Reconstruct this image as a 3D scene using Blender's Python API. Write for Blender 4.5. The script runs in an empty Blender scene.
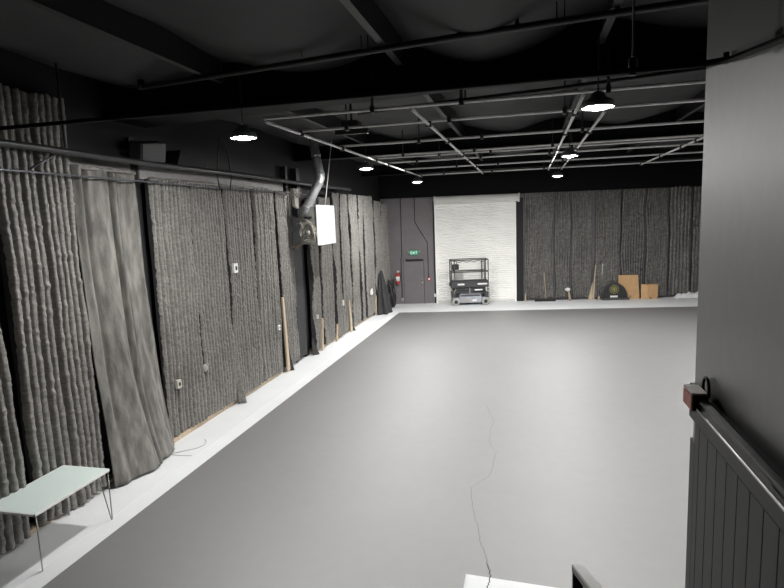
import bpy, bmesh, math, random
from mathutils import Vector, Matrix, noise
R = random.Random(7)
S = bpy.context.scene
COL = S.collection
PI = math.pi

# ------------------------------------------------------------------ materials
def mat(name, rgb, rough=.6, metal=0., nscale=0, namt=.15, stretch=(1, 1, 1), bump=0., bscale=40, bstretch=None, emit=0., emc=None, spec=.5, nscale2=0, namt2=0., st2=None, lo2=.3, coat=0., coat_r=.5, coat_i=1.6):
    m = bpy.data.materials.new(name); m.use_nodes = True
    t = m.node_tree; b = t.nodes['Principled BSDF']
    b.inputs['Roughness'].default_value = rough; b.inputs['Metallic'].default_value = metal
    b.inputs['Specular IOR Level'].default_value = spec
    b.inputs['Base Color'].default_value = (*rgb, 1)
    b.inputs['Coat Weight'].default_value = coat; b.inputs['Coat Roughness'].default_value = coat_r; b.inputs['Coat IOR'].default_value = coat_i
    if nscale or bump:
        tc = t.nodes.new('ShaderNodeTexCoord')
    def mapped(st):
        mp = t.nodes.new('ShaderNodeMapping'); mp.inputs['Scale'].default_value = st
        t.links.new(tc.outputs['Object'], mp.inputs['Vector']); return mp
    if nscale:
        mp = mapped(stretch)
        n = t.nodes.new('ShaderNodeTexNoise'); n.inputs['Scale'].default_value = nscale; n.inputs['Detail'].default_value = 6
        n.inputs['Roughness'].default_value = .65
        t.links.new(mp.outputs[0], n.inputs['Vector'])
        r = t.nodes.new('ShaderNodeMapRange'); r.inputs['From Min'].default_value = .28; r.inputs['From Max'].default_value = .72
        r.inputs['To Min'].default_value = 1 - namt; r.inputs['To Max'].default_value = 1 + namt
        t.links.new(n.outputs['Fac'], r.inputs['Value'])
        fac = r.outputs[0]
        if nscale2:
            n2 = t.nodes.new('ShaderNodeTexNoise'); n2.inputs['Scale'].default_value = nscale2; n2.inputs['Detail'].default_value = 4
            t.links.new(mapped(st2).outputs[0] if st2 else mp.outputs[0], n2.inputs['Vector'])
            r2 = t.nodes.new('ShaderNodeMapRange'); r2.inputs['From Min'].default_value = lo2; r2.inputs['From Max'].default_value = 1 - lo2
            r2.inputs['To Min'].default_value = 1 - namt2; r2.inputs['To Max'].default_value = 1 + namt2
            t.links.new(n2.outputs['Fac'], r2.inputs['Value'])
            mm = t.nodes.new('ShaderNodeMath'); mm.operation = 'MULTIPLY'
            t.links.new(fac, mm.inputs[0]); t.links.new(r2.outputs[0], mm.inputs[1]); fac = mm.outputs[0]
        v = t.nodes.new('ShaderNodeVectorMath'); v.operation = 'SCALE'; v.inputs[0].default_value = rgb
        t.links.new(fac, v.inputs['Scale']); t.links.new(v.outputs[0], b.inputs['Base Color'])
    if bump:
        mp = mapped(bstretch or stretch)
        n = t.nodes.new('ShaderNodeTexNoise'); n.inputs['Scale'].default_value = bscale; n.inputs['Detail'].default_value = 4
        t.links.new(mp.outputs[0], n.inputs['Vector'])
        bp = t.nodes.new('ShaderNodeBump'); bp.inputs['Strength'].default_value = bump; bp.inputs['Distance'].default_value = .02
        t.links.new(n.outputs['Fac'], bp.inputs['Height']); t.links.new(bp.outputs[0], b.inputs['Normal'])
    if emit:
        b.inputs['Emission Color'].default_value = (*(emc or rgb), 1); b.inputs['Emission Strength'].default_value = emit
    return m

M = dict(
    floor_dark=mat('floor_dark_paint', (.102, .102, .1015), .58, nscale=.55, namt=.07, bump=.05, bscale=9, spec=1., coat=1., coat_r=.60, coat_i=2.05, nscale2=5, namt2=.05),
    floor_white=mat('floor_white_paint', (.71, .725, .735), .55, nscale=.9, namt=.04, bump=.04, bscale=12),
    crack=mat('crack_dark', (.05, .05, .05), .7),
    joint=mat('joint_line', (.8, .81, .82), .5),
    wall_dark=mat('wall_black_paint', (.007, .007, .008), .7, nscale=1.5, namt=.2),
    wall_grey=mat('wall_charcoal_paint', (.16, .147, .154), .6, nscale=1.2, namt=.12),
    wall_near=mat('wall_satin_black', (.042, .041, .039), .46, coat=1., coat_r=.45, coat_i=2.15, nscale=1.2, namt=.1, bump=.12, bscale=14, stretch=(1, 1, 1), spec=.5),
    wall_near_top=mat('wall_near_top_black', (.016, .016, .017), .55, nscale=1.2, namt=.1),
    panel=mat('panel_satin_black', (.014, .014, .014), .5, nscale=2, namt=.1),
    header=mat('header_black', (.005, .005, .006), .8, spec=.15),
    ceil=mat('ceiling_black_foil', (.032, .0318, .033), .7, nscale=.7, namt=.3, bump=.5, bscale=2.2),
    beam=mat('beam_black', (.006, .006, .0075), .6, spec=.2, nscale=2, namt=.2),
    purlin=mat('purlin_dark', (.02, .02, .021), .5),
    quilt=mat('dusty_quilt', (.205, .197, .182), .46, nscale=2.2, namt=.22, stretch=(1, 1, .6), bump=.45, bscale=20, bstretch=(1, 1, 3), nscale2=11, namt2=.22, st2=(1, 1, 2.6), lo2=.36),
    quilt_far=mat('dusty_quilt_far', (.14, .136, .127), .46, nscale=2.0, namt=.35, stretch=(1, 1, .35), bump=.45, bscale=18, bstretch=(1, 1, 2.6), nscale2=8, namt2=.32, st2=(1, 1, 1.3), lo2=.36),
    drape=mat('dusty_drape', (.165, .159, .145), .7, nscale=2.2, namt=.32, stretch=(1, 1, .3), bump=.6, bscale=14, bstretch=(1, 1, .7), nscale2=9, namt2=.3, lo2=.36),
    cloth_black=mat('black_cloth', (.035, .034, .036), .8, nscale=6, namt=.3),
    girt=mat('girt_grey', (.32, .31, .30), .6, nscale=3, namt=.15),
    pipe_dark=mat('pipe_dark', (.022, .022, .024), .42),
    pipe_black=mat('pipe_black', (.012, .012, .013), .5),
    pipe_flat=mat('pipe_flat_black', (.012, .012, .013), .6, spec=.25),
    pipe_light=mat('pipe_pale', (.85, .84, .83), .4, nscale=6, namt=.1),
    rod=mat('rod_steel', (.12, .13, .15), .35, metal=.6),
    galv=mat('galvanised', (.5, .52, .53), .38, metal=.75, nscale=5, namt=.15),
    white_metal=mat('white_enamel', (.86, .86, .84), .4),
    heater_side=mat('heater_side', (.22, .22, .2), .55, nscale=6, namt=.25),
    wire=mat('pale_wire', (.36, .33, .28), .6),
    dark=mat('dark_void', (.012, .012, .012), .8),
    rust=mat('rusty_pipe', (.2, .165, .13), .8, nscale=20, namt=.4),
    wood=mat('raw_wood', (.52, .42, .30), .7, nscale=14, namt=.22, stretch=(1, 1, .15)),
    paleboard=mat('pale_board', (.5, .48, .42), .7, nscale=9, namt=.2),
    rollup=mat('rollup_white', (.93, .93, .90), .42, nscale=1.1, namt=.04),
    hood=mat('hood_white', (.66, .66, .63), .45),
    red=mat('red_paint', (.55, .045, .035), .35),
    white=mat('white_plastic', (.8, .8, .78), .45, nscale=20, namt=.08),
    green=mat('exit_green', (.02, .22, .12), .4, emit=.28, emc=(.03, .5, .27)),
    exit_white=mat('exit_letters', (.8, .95, .88), .5, emit=.3, emc=(.7, 1, .85)),
    steel=mat('brushed_steel', (.6, .6, .6), .3, metal=.9),
    leg_steel=mat('leg_steel', (.33, .33, .33), .35, metal=.8),
    tabletop=mat('tabletop_pale_green', (.70, .80, .765), .22, nscale=1.5, namt=.03),
    card=mat('cardboard', (.56, .355, .18), .8, nscale=5, namt=.09),
    card_in=mat('cardboard_edge', (.38, .22, .10), .85),
    rubber=mat('rubber', (.03, .03, .03), .8),
    tyre=mat('pale_tyre', (.36, .36, .34), .7),
    lift_dark=mat('lift_charcoal', (.055, .055, .06), .5, nscale=9, namt=.3),
    lift_grey=mat('lift_grey_blue', (.36, .38, .42), .45, nscale=5, namt=.2),
    lift_rail=mat('lift_rail', (.075, .075, .075), .45),
    gold=mat('gold_print', (.36, .33, .10), .5),
    sheeting=mat('white_sheeting', (.78, .79, .8), .35),
    cream=mat('cream_cap', (.92, .84, .76), .5),
    redwood=mat('reddish_end', (.9, .36, .27), .6, nscale=30, namt=.25),
    rail_grey=mat('rail_grey', (.16, .157, .15), .55, nscale=25, namt=.3),
    guard=mat('guard_rail_lit_grey', (.6, .6, .58), .35),
    guard_dark=mat('guard_rail_black', (.02, .02, .022), .45),
    housing=mat('lamp_housing', (.06, .06, .065), .5),
    lens_far=mat('lamp_lens_far', (1, 1, 1), .4, emit=1750., emc=(1.0, .985, .965)),
    lens=mat('lamp_lens', (1, 1, 1), .4, emit=930., emc=(1.0, .985, .965)),
)

# ------------------------------------------------------------------ mesh builder
class MB:
    def __init__(s): s.v = []; s.f = []; s.m = []; s.sm = []
    def add(s, vs, fs, mi=0, smooth=False):
        o = len(s.v); s.v += [Vector(v) for v in vs]
        for f in fs: s.f.append([i + o for i in f]); s.m.append(mi); s.sm.append(smooth)
        return s
    def box(s, a, b, mi=0, xf=None, ch=0.):
        x0, y0, z0 = a; x1, y1, z1 = b
        c = ch
        if c <= 0:
            vs = [(x0, y0, z0), (x1, y0, z0), (x1, y1, z0), (x0, y1, z0), (x0, y0, z1), (x1, y0, z1), (x1, y1, z1), (x0, y1, z1)]
            fs = [(0, 3, 2, 1), (4, 5, 6, 7), (0, 1, 5, 4), (1, 2, 6, 5), (2, 3, 7, 6), (3, 0, 4, 7)]
        else:                                            # chamfered: convex hull through bmesh
            bm = bmesh.new()
            for X in (x0, x1):
                for Y in (y0, y1):
                    for Z in (z0, z1):
                        sx = c if X == x0 else -c; sy = c if Y == y0 else -c; sz = c if Z == z0 else -c
                        for p in ((X + sx, Y + sy, Z), (X + sx, Y, Z + sz), (X, Y + sy, Z + sz)): bm.verts.new(p)
            bmesh.ops.convex_hull(bm, input=bm.verts[:])
            bmesh.ops.dissolve_limit(bm, angle_limit=.01, verts=bm.verts[:], edges=bm.edges[:])
            bm.verts.index_update()
            vs = [v.co.copy() for v in bm.verts]; fs = [[v.index for v in f.verts] for f in bm.faces]; bm.free()
        if xf: vs = [xf(*v) if callable(xf) else xf @ Vector(v) for v in vs]
        return s.add(vs, fs, mi)
    def tube(s, pts, r, n=10, mi=0, cap=True):
        pts = [Vector(p) for p in pts]; rs = r if isinstance(r, (list, tuple)) else [r] * len(pts)
        o = []; prev = None
        for i, p in enumerate(pts):
            d = (pts[min(i + 1, len(pts) - 1)] - pts[max(i - 1, 0)]).normalized()
            if prev is None:
                a = d.orthogonal().normalized()
            else:
                a = (prev - d * prev.dot(d)).normalized()
            prev = a; b = d.cross(a)
            o += [p + (a * math.cos(2 * PI * k / n) + b * math.sin(2 * PI * k / n)) * rs[i] for k in range(n)]
        fs = [(i * n + k, i * n + (k + 1) % n, (i + 1) * n + (k + 1) % n, (i + 1) * n + k) for i in range(len(pts) - 1) for k in range(n)]
        s.add(o, fs, mi, True)
        if cap: s.add(o[:n], [list(range(n))[::-1]], mi); s.add(o[-n:], [list(range(n))], mi)
        return s
    def bar(s, a, b, w, h, up=(0, 0, 1), mi=0):
        a = Vector(a); b = Vector(b); d = (b - a).normalized(); x = d.cross(Vector(up)).normalized(); z = x.cross(d)
        vs = [p + x * sx * w / 2 + z * sz * h / 2 for p in (a, b) for sx, sz in ((-1, -1), (1, -1), (1, 1), (-1, 1))]
        return s.add(vs, [(3, 2, 1, 0), (4, 5, 6, 7), (0, 1, 5, 4), (1, 2, 6, 5), (2, 3, 7, 6), (3, 0, 4, 7)], mi)
    def lathe(s, prof, c=(0, 0, 0), n=24, mi=0, axis='z', xf=None):
        o = []
        for r, h in prof:
            for k in range(n):
                a = 2 * PI * k / n; x, y = r * math.cos(a), r * math.sin(a)
                p = {'z': (x, y, h), 'x': (h, x, y), 'y': (x, -h, y)}[axis]
                p = Vector(p) + Vector(c); o.append(xf(*p) if xf else p)
        fs = [(i * n + k, i * n + (k + 1) % n, (i + 1) * n + (k + 1) % n, (i + 1) * n + k) for i in range(len(prof) - 1) for k in range(n)]
        s.add(o, fs, mi, True)
        if prof[0][0] > 1e-4: s.add(o[:n], [list(range(n))[::-1]], mi)
        if prof[-1][0] > 1e-4: s.add(o[-n:], [list(range(n))], mi)
        return s
    def prism(s, poly, d0, d1, xf, mi=0):
        n = len(poly)
        vs = [xf(p[0], p[1], d0) for p in poly] + [xf(p[0], p[1], d1) for p in poly]
        fs = [list(range(n))[::-1], list(range(n, 2 * n))] + [(i, (i + 1) % n, n + (i + 1) % n, n + i) for i in range(n)]
        return s.add(vs, fs, mi)
    def build(s, name, mats, parent=None, loc=None, fix=True):
        me = bpy.data.meshes.new(name)
        if loc is None:
            if parent is not None: loc = parent.matrix_world.translation if False else PLOC[parent.name]
            else:
                xs = [v.x for v in s.v]; ys = [v.y for v in s.v]; zs = [v.z for v in s.v]
                loc = ((min(xs) + max(xs)) / 2, (min(ys) + max(ys)) / 2, min(zs))
        L = Vector(loc)
        me.from_pydata([v - L for v in s.v], [], s.f)
        if not isinstance(mats, (list, tuple)): mats = [mats]
        for m in mats: me.materials.append(M[m])
        for p, mi, sm in zip(me.polygons, s.m, s.sm): p.material_index = mi; p.use_smooth = sm
        if fix:
            bm = bmesh.new(); bm.from_mesh(me); bmesh.ops.remove_doubles(bm, verts=bm.verts[:], dist=1e-5)
            bmesh.ops.recalc_face_normals(bm, faces=bm.faces[:]); bm.to_mesh(me); bm.free()
        o = bpy.data.objects.new(name, me); COL.objects.link(o)
        if parent is not None: o.parent = parent
        else: o.location = L
        PLOC[o.name] = L
        return o
PLOC = {}
def tag(o, label, cat, group=None, kind=None):
    o['label'] = label; o['category'] = cat
    if group: o['group'] = group
    if kind: o['kind'] = kind
    return o
def thing(name, loc, label, cat, group=None):
    o = bpy.data.objects.new(name, None); COL.objects.link(o); o.location = loc; o.empty_display_size = .1
    PLOC[o.name] = Vector(loc); return tag(o, label, cat, group)
def struct(o): o['kind'] = 'structure'; return o
def nz(x, y=0., z=0.): return noise.noise(Vector((x, y, z)))

# frames -------------------------------------------------------------
SK = .1603
P0 = Vector((-4.15, 25.26, 0)); UX = Vector((math.cos(SK), math.sin(SK), 0)); NX = Vector((math.sin(SK), -math.cos(SK), 0))
def FW(u, d, z): return P0 + UX * u + NX * d + Vector((0, 0, z))     # far wall: u along, d out into the room
def FWp(u, z, d): return FW(u, d, z)
def sx(y):
    t = min(max((y - 9) / 9, 0), 1); return .14 * t
def LF(u, z, d): return Vector((-6.42 + sx(u) + d, u, z))           # left wall: u along depth, d out into the room
XE, YB, ZC = 9.5, -4., 6.28

# ------------------------------------------------------------------ shell
SX, SY0 = -5.25, 22.66
def strip_y(x): return 22.66 + (x + 5.22) * .139
fl = MB()
fl.add([(SX, YB, 0), (XE, YB, 0), (XE, strip_y(XE), 0), (SX, strip_y(SX), 0)], [(0, 1, 2, 3)], 0)
fl.add([(-6.7, YB, 0), (SX, YB, 0), (SX, strip_y(SX), 0), (-6.7, 29, 0)], [(0, 1, 2, 3)], 1)
fl.add([(-6.7, 29, 0), (SX, strip_y(SX), 0), (XE, strip_y(XE), 0), (XE, 29, 0)], [(0, 1, 2, 3)], 1)
fl.box((-6.7, YB, -.12), (XE, 29, -.02), 1)
floor = struct(fl.build('floor', ['floor_dark', 'floor_white'], loc=(0, 0, 0)))
MB().box((-.68, 3.4, .0004), (-.665, 5.72, .002)).add([(-.68, 3.4, .002), (.5, 3.4, .002), (.5, 5.645, .002), (-.67, 5.72, .002)], [(0, 1, 2, 3)]).build('painted_patch', 'floor_white', floor)['label'] = 'white painted patch at the bottom edge of the dark floor'
pts = [(-.42, 5.2), (-.43, 5.53), (-.41, 5.65), (-.42, 5.8), (-.45, 5.88), (-.46, 5.96), (-.49, 6.1), (-.58, 6.41), (-.63, 6.7), (-.68, 6.86), (-.73, 7.1), (-.78, 7.45), (-.82, 7.71), (-.72, 7.9), (-.57, 8.17), (-.55, 8.6), (-.52, 9.03), (-.62, 9.25), (-.68, 9.53), (-.68, 10.1), (-.64, 10.5), (-.72, 10.79), (-.92, 11.69)]
fine = []
for i in range(len(pts) - 1):
    for k in range(5):
        t = k / 5; fine.append((pts[i][0] + (pts[i + 1][0] - pts[i][0]) * t + R.uniform(-.012, .012), pts[i][1] + (pts[i + 1][1] - pts[i][1]) * t))
c = MB(); n = len(fine)
for i, (x, y) in enumerate(fine):
    w = .0022 if y > 5.95 else .006
    if y > 9: w = .0016
    c.v += [Vector((x - w, y, .0035)), Vector((x + w, y, .0035))]
for i in range(n - 1): c.f.append([2 * i, 2 * i + 1, 2 * i + 3, 2 * i + 2]); c.m.append(0); c.sm.append(False)
c.build('crack', 'crack', floor)['label'] = 'thin winding crack in the dark floor'
MB().box((-5.535, 3, .0005), (-5.52, 24, .004)).build('slab_joint', 'joint', floor)

def wall(name, m, polys):
    b = MB(); [b.box(*p) for p in polys]; return struct(b.build(name, m))
wall('wall_left', 'wall_dark', [((-6.75, YB, 0), (-6.46, 26, 6.7))])
wb = MB(); wb.box((-2.75, -.3, 0), (14.2, 0, 6.7), xf=FW); struct(wb.build('wall_far', 'wall_grey'))
wall('wall_right', 'wall_dark', [((XE, YB, 0), (XE + .2, 29, 6.7))])
wall('wall_back', 'wall_dark', [((-6.7, YB - .2, 0), (XE, YB, 6.7))])
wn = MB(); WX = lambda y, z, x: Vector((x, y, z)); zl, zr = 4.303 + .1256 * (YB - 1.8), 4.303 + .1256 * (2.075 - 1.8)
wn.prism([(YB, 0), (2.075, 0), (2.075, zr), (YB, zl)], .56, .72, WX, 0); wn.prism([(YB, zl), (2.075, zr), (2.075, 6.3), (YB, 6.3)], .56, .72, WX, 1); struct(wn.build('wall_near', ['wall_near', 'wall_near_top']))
hb = MB(); hb.box((-2.7, 0, 4.80), (14.2, .22, 6.6), xf=FW); struct(hb.build('trim_1', 'header'))
# ceiling sagging between the purlins
PUR = [-6.95, -4.32, -1.65, .9, 3.5, 6.1, 8.7]
GIR = [7.75, 15.2, 22.0]
cb = MB(); nx, ny = 130, 110
for j in range(ny + 1):
    y = YB + (29.5 - YB) * j / ny
    for i in range(nx + 1):
        x = -6.75 + (XE + .3 + 6.75) * i / nx
        k = max(q for q in range(len(PUR)) if PUR[q] <= x); a = PUR[k]; b_ = PUR[k + 1] if k + 1 < len(PUR) else a + 2.6
        t = (x - a) / (b_ - a); amp = .22 + .12 * nz(k * 3.1, y * .35)
        if k == 2: amp = .36 if y < 8 else .22
        s_ = math.sin(PI * min(max(t * (1 if k != 2 else 1.1), 0), 1)) ** 1.3
        cb.v.append(Vector((x, y, ZC - amp * s_ + .05 * nz(x * 1.3, y * 1.1, 4))))
for j in range(ny):
    for i in range(nx):
        q = j * (nx + 1) + i; cb.f.append([q, q + 1, q + nx + 2, q + nx + 1]); cb.m.append(0); cb.sm.append(True)
cb.box((-6.75, YB, 6.5), (XE + .2, 29.4, 6.6))
struct(cb.build('ceiling', 'ceil', loc=(0, 0, 6), fix=False))
ORD = ['left', 'middle', 'right']
# girders: tapered I beams across the room
for i, gy in enumerate(GIR):
    y0, g = MB(), None
    b = MB()
    zb = 5.62
    for (za, zb_, ya, yb, xa) in ((5.62, 5.645, 0, .32, 1), (5.645, 6.35, .13, .18, 0), (6.32, 6.36, 0, .32, 0)):
        far_l = gy + yb + (.75 if xa and i == 0 else 0)
        vs = [(-6.46, gy + ya, za), (XE, gy + ya, za), (XE, gy + yb, za), (-.8, gy + yb, za), (-6.46, far_l, za)]
        b.add(vs + [(v[0], v[1], zb_) for v in vs], [(4, 3, 2, 1, 0), (5, 6, 7, 8, 9)] + [(k, (k + 1) % 5, 5 + (k + 1) % 5, 5 + k) for k in range(5)])
    o = b.build('ceiling_girder', 'beam')
    tag(o, ['black steel girder crossing the ceiling nearest, in front of the lighting grid', 'black steel girder crossing the ceiling above the middle of the lighting grid', 'black steel girder crossing the ceiling beyond the far edge of the lighting grid'][i], 'beam', 'ceiling girders')
pl = ['black ceiling purlin running along the left wall top', 'black ceiling purlin at the upper left of the photo', 'black ceiling purlin at the top middle, beside the sagging lining', 'black ceiling purlin at the top right, where the long sprinkler pipe passes it', 'black ceiling purlin over the right part of the lighting grid', 'black ceiling purlin second from the right wall', 'black ceiling purlin closest to the right wall']
for i, x in enumerate(PUR):
    if i in (0, 5, 6): continue
    b = MB(); x_ = x
    b.box((x - .06, YB, 5.95), (x + .03, GIR[0], 5.965)); b.box((x - .06, GIR[0] + .32, 5.95), (x + .03, 28.2, 5.965))
    b.box((x + .01, YB, 5.96), (x + .03, GIR[0], 6.4)); b.box((x + .01, GIR[0] + .32, 5.96), (x + .03, 28.2, 6.4))
    tag(b.build('ceiling_purlin', 'purlin'), pl[i], 'beam', 'ceiling purlins')

# ------------------------------------------------------------------ quilted wall blankets
def quilt(name, m, frame, u0, u1, z0, z1, d, seed, label, group, pitch=.105, A=.03, dz=.042, per=7, tilt=.03, lean=0., wob=.025, crink=.012, bulge=.04, edge=.03, gap=.034, gwid=.016, bub=.13, fill=.6, crease=.02, top_gather=0., flare=0., cat='wall blanket'):
    u0 += gap; u1 -= gap
    nr = max(2, round((u1 - u0) / pitch)); nu = nr * per; nv = int((z1 - z0) / dz)
    b = MB(); vs = []
    for j in range(nv + 1):
        t = j / nv
        for i in range(nu + 1):
            s_ = i / nu; rib = s_ * nr; k = min(int(rib), nr - 1); fr = rib - k
            zr = z0 + (z1 - z0) * t
            zz = zr + (.035 * nz(s_ * 6, seed) + .02 * nz(s_ * 23, seed)) * ((1 - t) ** 3 + t ** 6)
            un = u0 + (u1 - u0) * s_; w = wob * nz(zr * .9, un * .9) + .2 * wob * nz(zr * 3.1, un * 2)
            u = un + w + lean * (t - .5)
            kk = .8 + .4 * (nz(k * 1.7, seed, 2) + .3)
            dist = min(fr, 1 - fr) * (u1 - u0) / nr
            ph = zr / bub + 1.6 * nz(k * 2.3 + seed, zr * .9) + k * .37
            dash = (1 - fill) + fill * min(1, max(0, .5 + 1.6 * nz(k * 3.1 + seed, zr * 9, 3)))
            gw = gwid * (1 + .4 * nz(k * 4.4, zr * 2, seed))
            prof = A * kk * ((1 - dash * math.exp(-(dist / gw) ** 2)) - .35 * (2 * abs(fr - .5)) ** 2.5)
            ca = .6 + .8 * nz(u * 1.4 + 3, zr * 1.1, seed)
            prof -= crease * max(0, ca) * (1 - abs(math.sin(PI * ph)) ** .4)
            soft = 1.
            cr = crink * (nz(u * 6 + seed, zr * 13, k * 3.3) + .7 * nz(u * 11, zr * 30, seed + k))
            q = nz(k * 9.1 + seed, zr * 6.5, 6)
            cr += crink * 1.6 * math.exp(-((q - .22) / .07) ** 2)
            bu = bulge * nz(u * 1.1, zr * .55, seed + 9)
            e = edge * (math.exp(-s_ * (u1 - u0) / .045) * (.75 + .6 * nz(zr * 1.1, seed, 5)) + math.exp(-(1 - s_) * (u1 - u0) / .05) * (nz(zr * 1.1, seed, 8) - .3))
            dd = d + prof * soft + cr + bu + e + tilt * (s_ - .5) + flare * (1 - t) ** 4
            vs.append(frame(u, zz, dd))
    n1 = nu + 1
    fs = [(j * n1 + i, j * n1 + i + 1, (j + 1) * n1 + i + 1, (j + 1) * n1 + i) for j in range(nv) for i in range(nu)]
    b.add(vs, fs, 0, True)
    ring = [i for i in range(n1)] + [j * n1 + nu for j in range(1, nv + 1)] + [nv * n1 + i for i in range(nu - 1, -1, -1)] + [j * n1 for j in range(nv - 1, 0, -1)]
    back = []
    for r_ in ring:
        j, i = divmod(r_, n1); t = j / nv; s_ = i / nu
        back.append(frame(u0 + (u1 - u0) * s_ + wob * nz((z0 + (z1 - z0) * t) * .9, (u0 + (u1 - u0) * s_) * .9) + lean * (t - .5), z0 + (z1 - z0) * t, d - .035 + tilt * (s_ - .5)))
    o_ = len(b.v); nr_ = len(ring); b.v += [Vector(v) for v in back]
    for q in range(nr_):
        b.f.append([ring[q], o_ + q, o_ + (q + 1) % nr_, ring[(q + 1) % nr_]]); b.m.append(1); b.sm.append(False)  # undusted black edges, which also paint in the shade of the seams
    b.f.append([o_ + q for q in range(nr_)]); b.m.append(1); b.sm.append(False)
    return tag(b.build(name, [m, 'cloth_black'], fix=False), label, cat, group)

GL = 'quilted blankets hung along the left wall'
LP = [
    # u0, u1, z0, z1, d, tilt, label
    (4.25, 5.50, .05, 5.75, .13, .03, 'tall dusty quilted blanket cut off by the left edge of the photo'),
    (5.60, 6.86, .05, 5.70, .12, .03, 'tall dusty quilted blanket with thick ribs, hanging directly behind the pale table'),
    (8.46, 9.66, .10, 4.72, .12, .02, 'dusty quilted blanket just right of the black post beside the smooth drape'),
    (9.66, 10.87, .10, 4.72, .11, .03, 'dusty quilted blanket with the disc patch low down, second right of the smooth drape'),
    (10.87, 12.08, .10, 4.72, .12, .02, 'dusty quilted blanket with the white wall box at mid height'),
    (12.08, 13.2, .10, 4.72, .11, .04, 'dusty quilted blanket just left of the tall bare wood strip'),
    (13.42, 14.28, .12, 4.72, .10, .02, 'narrow dusty quilted blanket between the bare wood strip and the wall heater'),
    (15.32, 16.08, .10, 4.60, .12, .02, 'dusty quilted blanket just right of the black post under the wall heater'),
    (16.14, 17.18, .10, 4.64, .11, .03, 'dusty quilted blanket behind and below the white front of the wall heater'),
    (17.24, 18.0, .10, 4.80, .12, .02, 'dusty quilted blanket just right of the white heater front'),
    (18.06, 18.98, .10, 4.80, .11, .03, 'dusty quilted blanket behind the widest bare wood strip of the left wall'),
    (19.08, 20.1, .10, 4.82, .12, .02, 'dusty quilted blanket third to the right of the white heater front'),
    (20.2, 20.75, .10, 4.80, .11, .02, 'narrow dusty quilted blanket fourth to the right of the white heater front'),
    (20.86, 22.26, .10, 4.82, .11, .03, 'dusty quilted blanket with the white ragged patch near the far end of the left wall'),
    (22.34, 23.56, .10, 4.66, .12, .02, 'dusty quilted blanket behind the leaning black cloth bundle'),
    (23.62, 24.85, .10, 4.60, .11, .02, 'last dusty quilted blanket of the left wall, in the far corner'),
]
for i, (u0, u1, z0, z1, d, ti, lab) in enumerate(LP):
    far = i > 6
    quilt('quilted_blanket', 'quilt', LF, u0, u1, z0, z1, d, 3.7 * i + 1, lab, GL, pitch=.118 if i < 2 else .105, A=.095 if i < 2 else .075, fill=.15 if i < 2 else .35, gwid=.015 if i < 2 else .019, crease=.012 if i < 2 else .013, dz=.025 if i < 6 else .04, bub=.21 if i < 2 else .12,
          per=9 if i < 6 else 7, tilt=ti, crink=.009 if i < 2 else .009, bulge=.05, edge=.06 if not far else .11, wob=.025 if not far else .05)
# smooth drape
b = MB(); nu, nv = 90, 120; vs = []
for j in range(nv + 1):
    t = j / nv; z = .03 + 4.80 * t
    for i in range(nu + 1):
        s_ = i / nu
        u0, u1 = 6.84 - .02 * (1 - t), 8.20 + .20 * (1 - t) ** 2
        u = u0 + (u1 - u0) * s_ + .02 * nz(z * .8, s_ * 2)
        d = .15 + .03 * math.sin(s_ * 5.5 + .4 * nz(z * .5, 3)) + .05 * nz(s_ * 3.2, z * .35, 7) + .025 * nz(s_ * 8, z * .8, 1)
        for c0, wd, h in ((.08 + .03 * nz(z * .6, 2), .05, .08), (.17 + .03 * nz(z * .6, 2), .03, -.07), (.54 + .03 * nz(z * .4, 9), .018, -.10), (.59 + .03 * nz(z * .4, 9), .03, .06), (.65 + .03 * nz(z * .4, 9), .018, -.10), (.93, .04, .06), (.36 + .06 * nz(z * .5, 4), .05, .04)):
            d += h * math.exp(-((s_ - c0) / wd) ** 2) * min(1, .35 + t)
        d += .012 * math.sin(z * 26 + s_ * 9) * max(0, nz(s_ * 4, z * 1.2, 13)) * (1 if s_ < .5 else .4) * (t ** 2) * 2.2
        d += .30 * (1 - t) ** 3 * (.6 + .6 * math.sin(PI * min(1, s_ * 1.05))) + .03 * (1 - t) * math.sin(s_ * 17 + z)
        if t > .965: d += .03 * nz(s_ * 14, 5)
        vs.append(LF(u, z + (.03 * nz(s_ * 9, 2) if t > .9 else 0) + (.03 * nz(s_ * 4, 7) if t == 0 else 0), d))
n1 = nu + 1
b.add(vs, [(j * n1 + i, j * n1 + i + 1, (j + 1) * n1 + i + 1, (j + 1) * n1 + i) for j in range(nv) for i in range(nu)], 0, True)
dr = b.build('smooth_drape', 'drape', fix=False)
sm = dr.modifiers.new('thickness', 'SOLIDIFY'); sm.thickness = .012; sm.offset = -1
tag(dr, 'plain smooth dusty drape flaring onto the floor between ribbed blankets, right of the table', 'drape')

# far wall blankets
GF = 'quilted blankets hung along the far wall'
FP = [(4.02, 5.34, 'far wall quilted blanket right beside the white roll-up door, behind the push broom'),
      (5.34, 6.06, 'narrow far wall quilted blanket above the short broken stick'),
      (6.06, 7.02, 'far wall quilted blanket just left of the bare wood boards'),
      (7.10, 8.20, 'far wall quilted blanket behind the black half-round panel'),
      (8.20, 9.25, 'far wall quilted blanket behind the tall cardboard sheet'),
      (9.25, 10.22, 'far wall quilted blanket behind the small cardboard box'),
      (10.25, 11.2, 'far wall quilted blanket above the left part of the white plastic sheeting'),
      (11.2, 12.4, 'far wall quilted blanket at the right, partly hidden by the near black wall')]
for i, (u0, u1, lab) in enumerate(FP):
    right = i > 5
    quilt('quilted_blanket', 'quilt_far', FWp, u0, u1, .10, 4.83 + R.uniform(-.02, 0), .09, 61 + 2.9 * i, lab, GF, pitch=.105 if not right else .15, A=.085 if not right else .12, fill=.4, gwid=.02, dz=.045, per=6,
          tilt=.03, crink=.025, bulge=.14, edge=.08, wob=.06)

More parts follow.
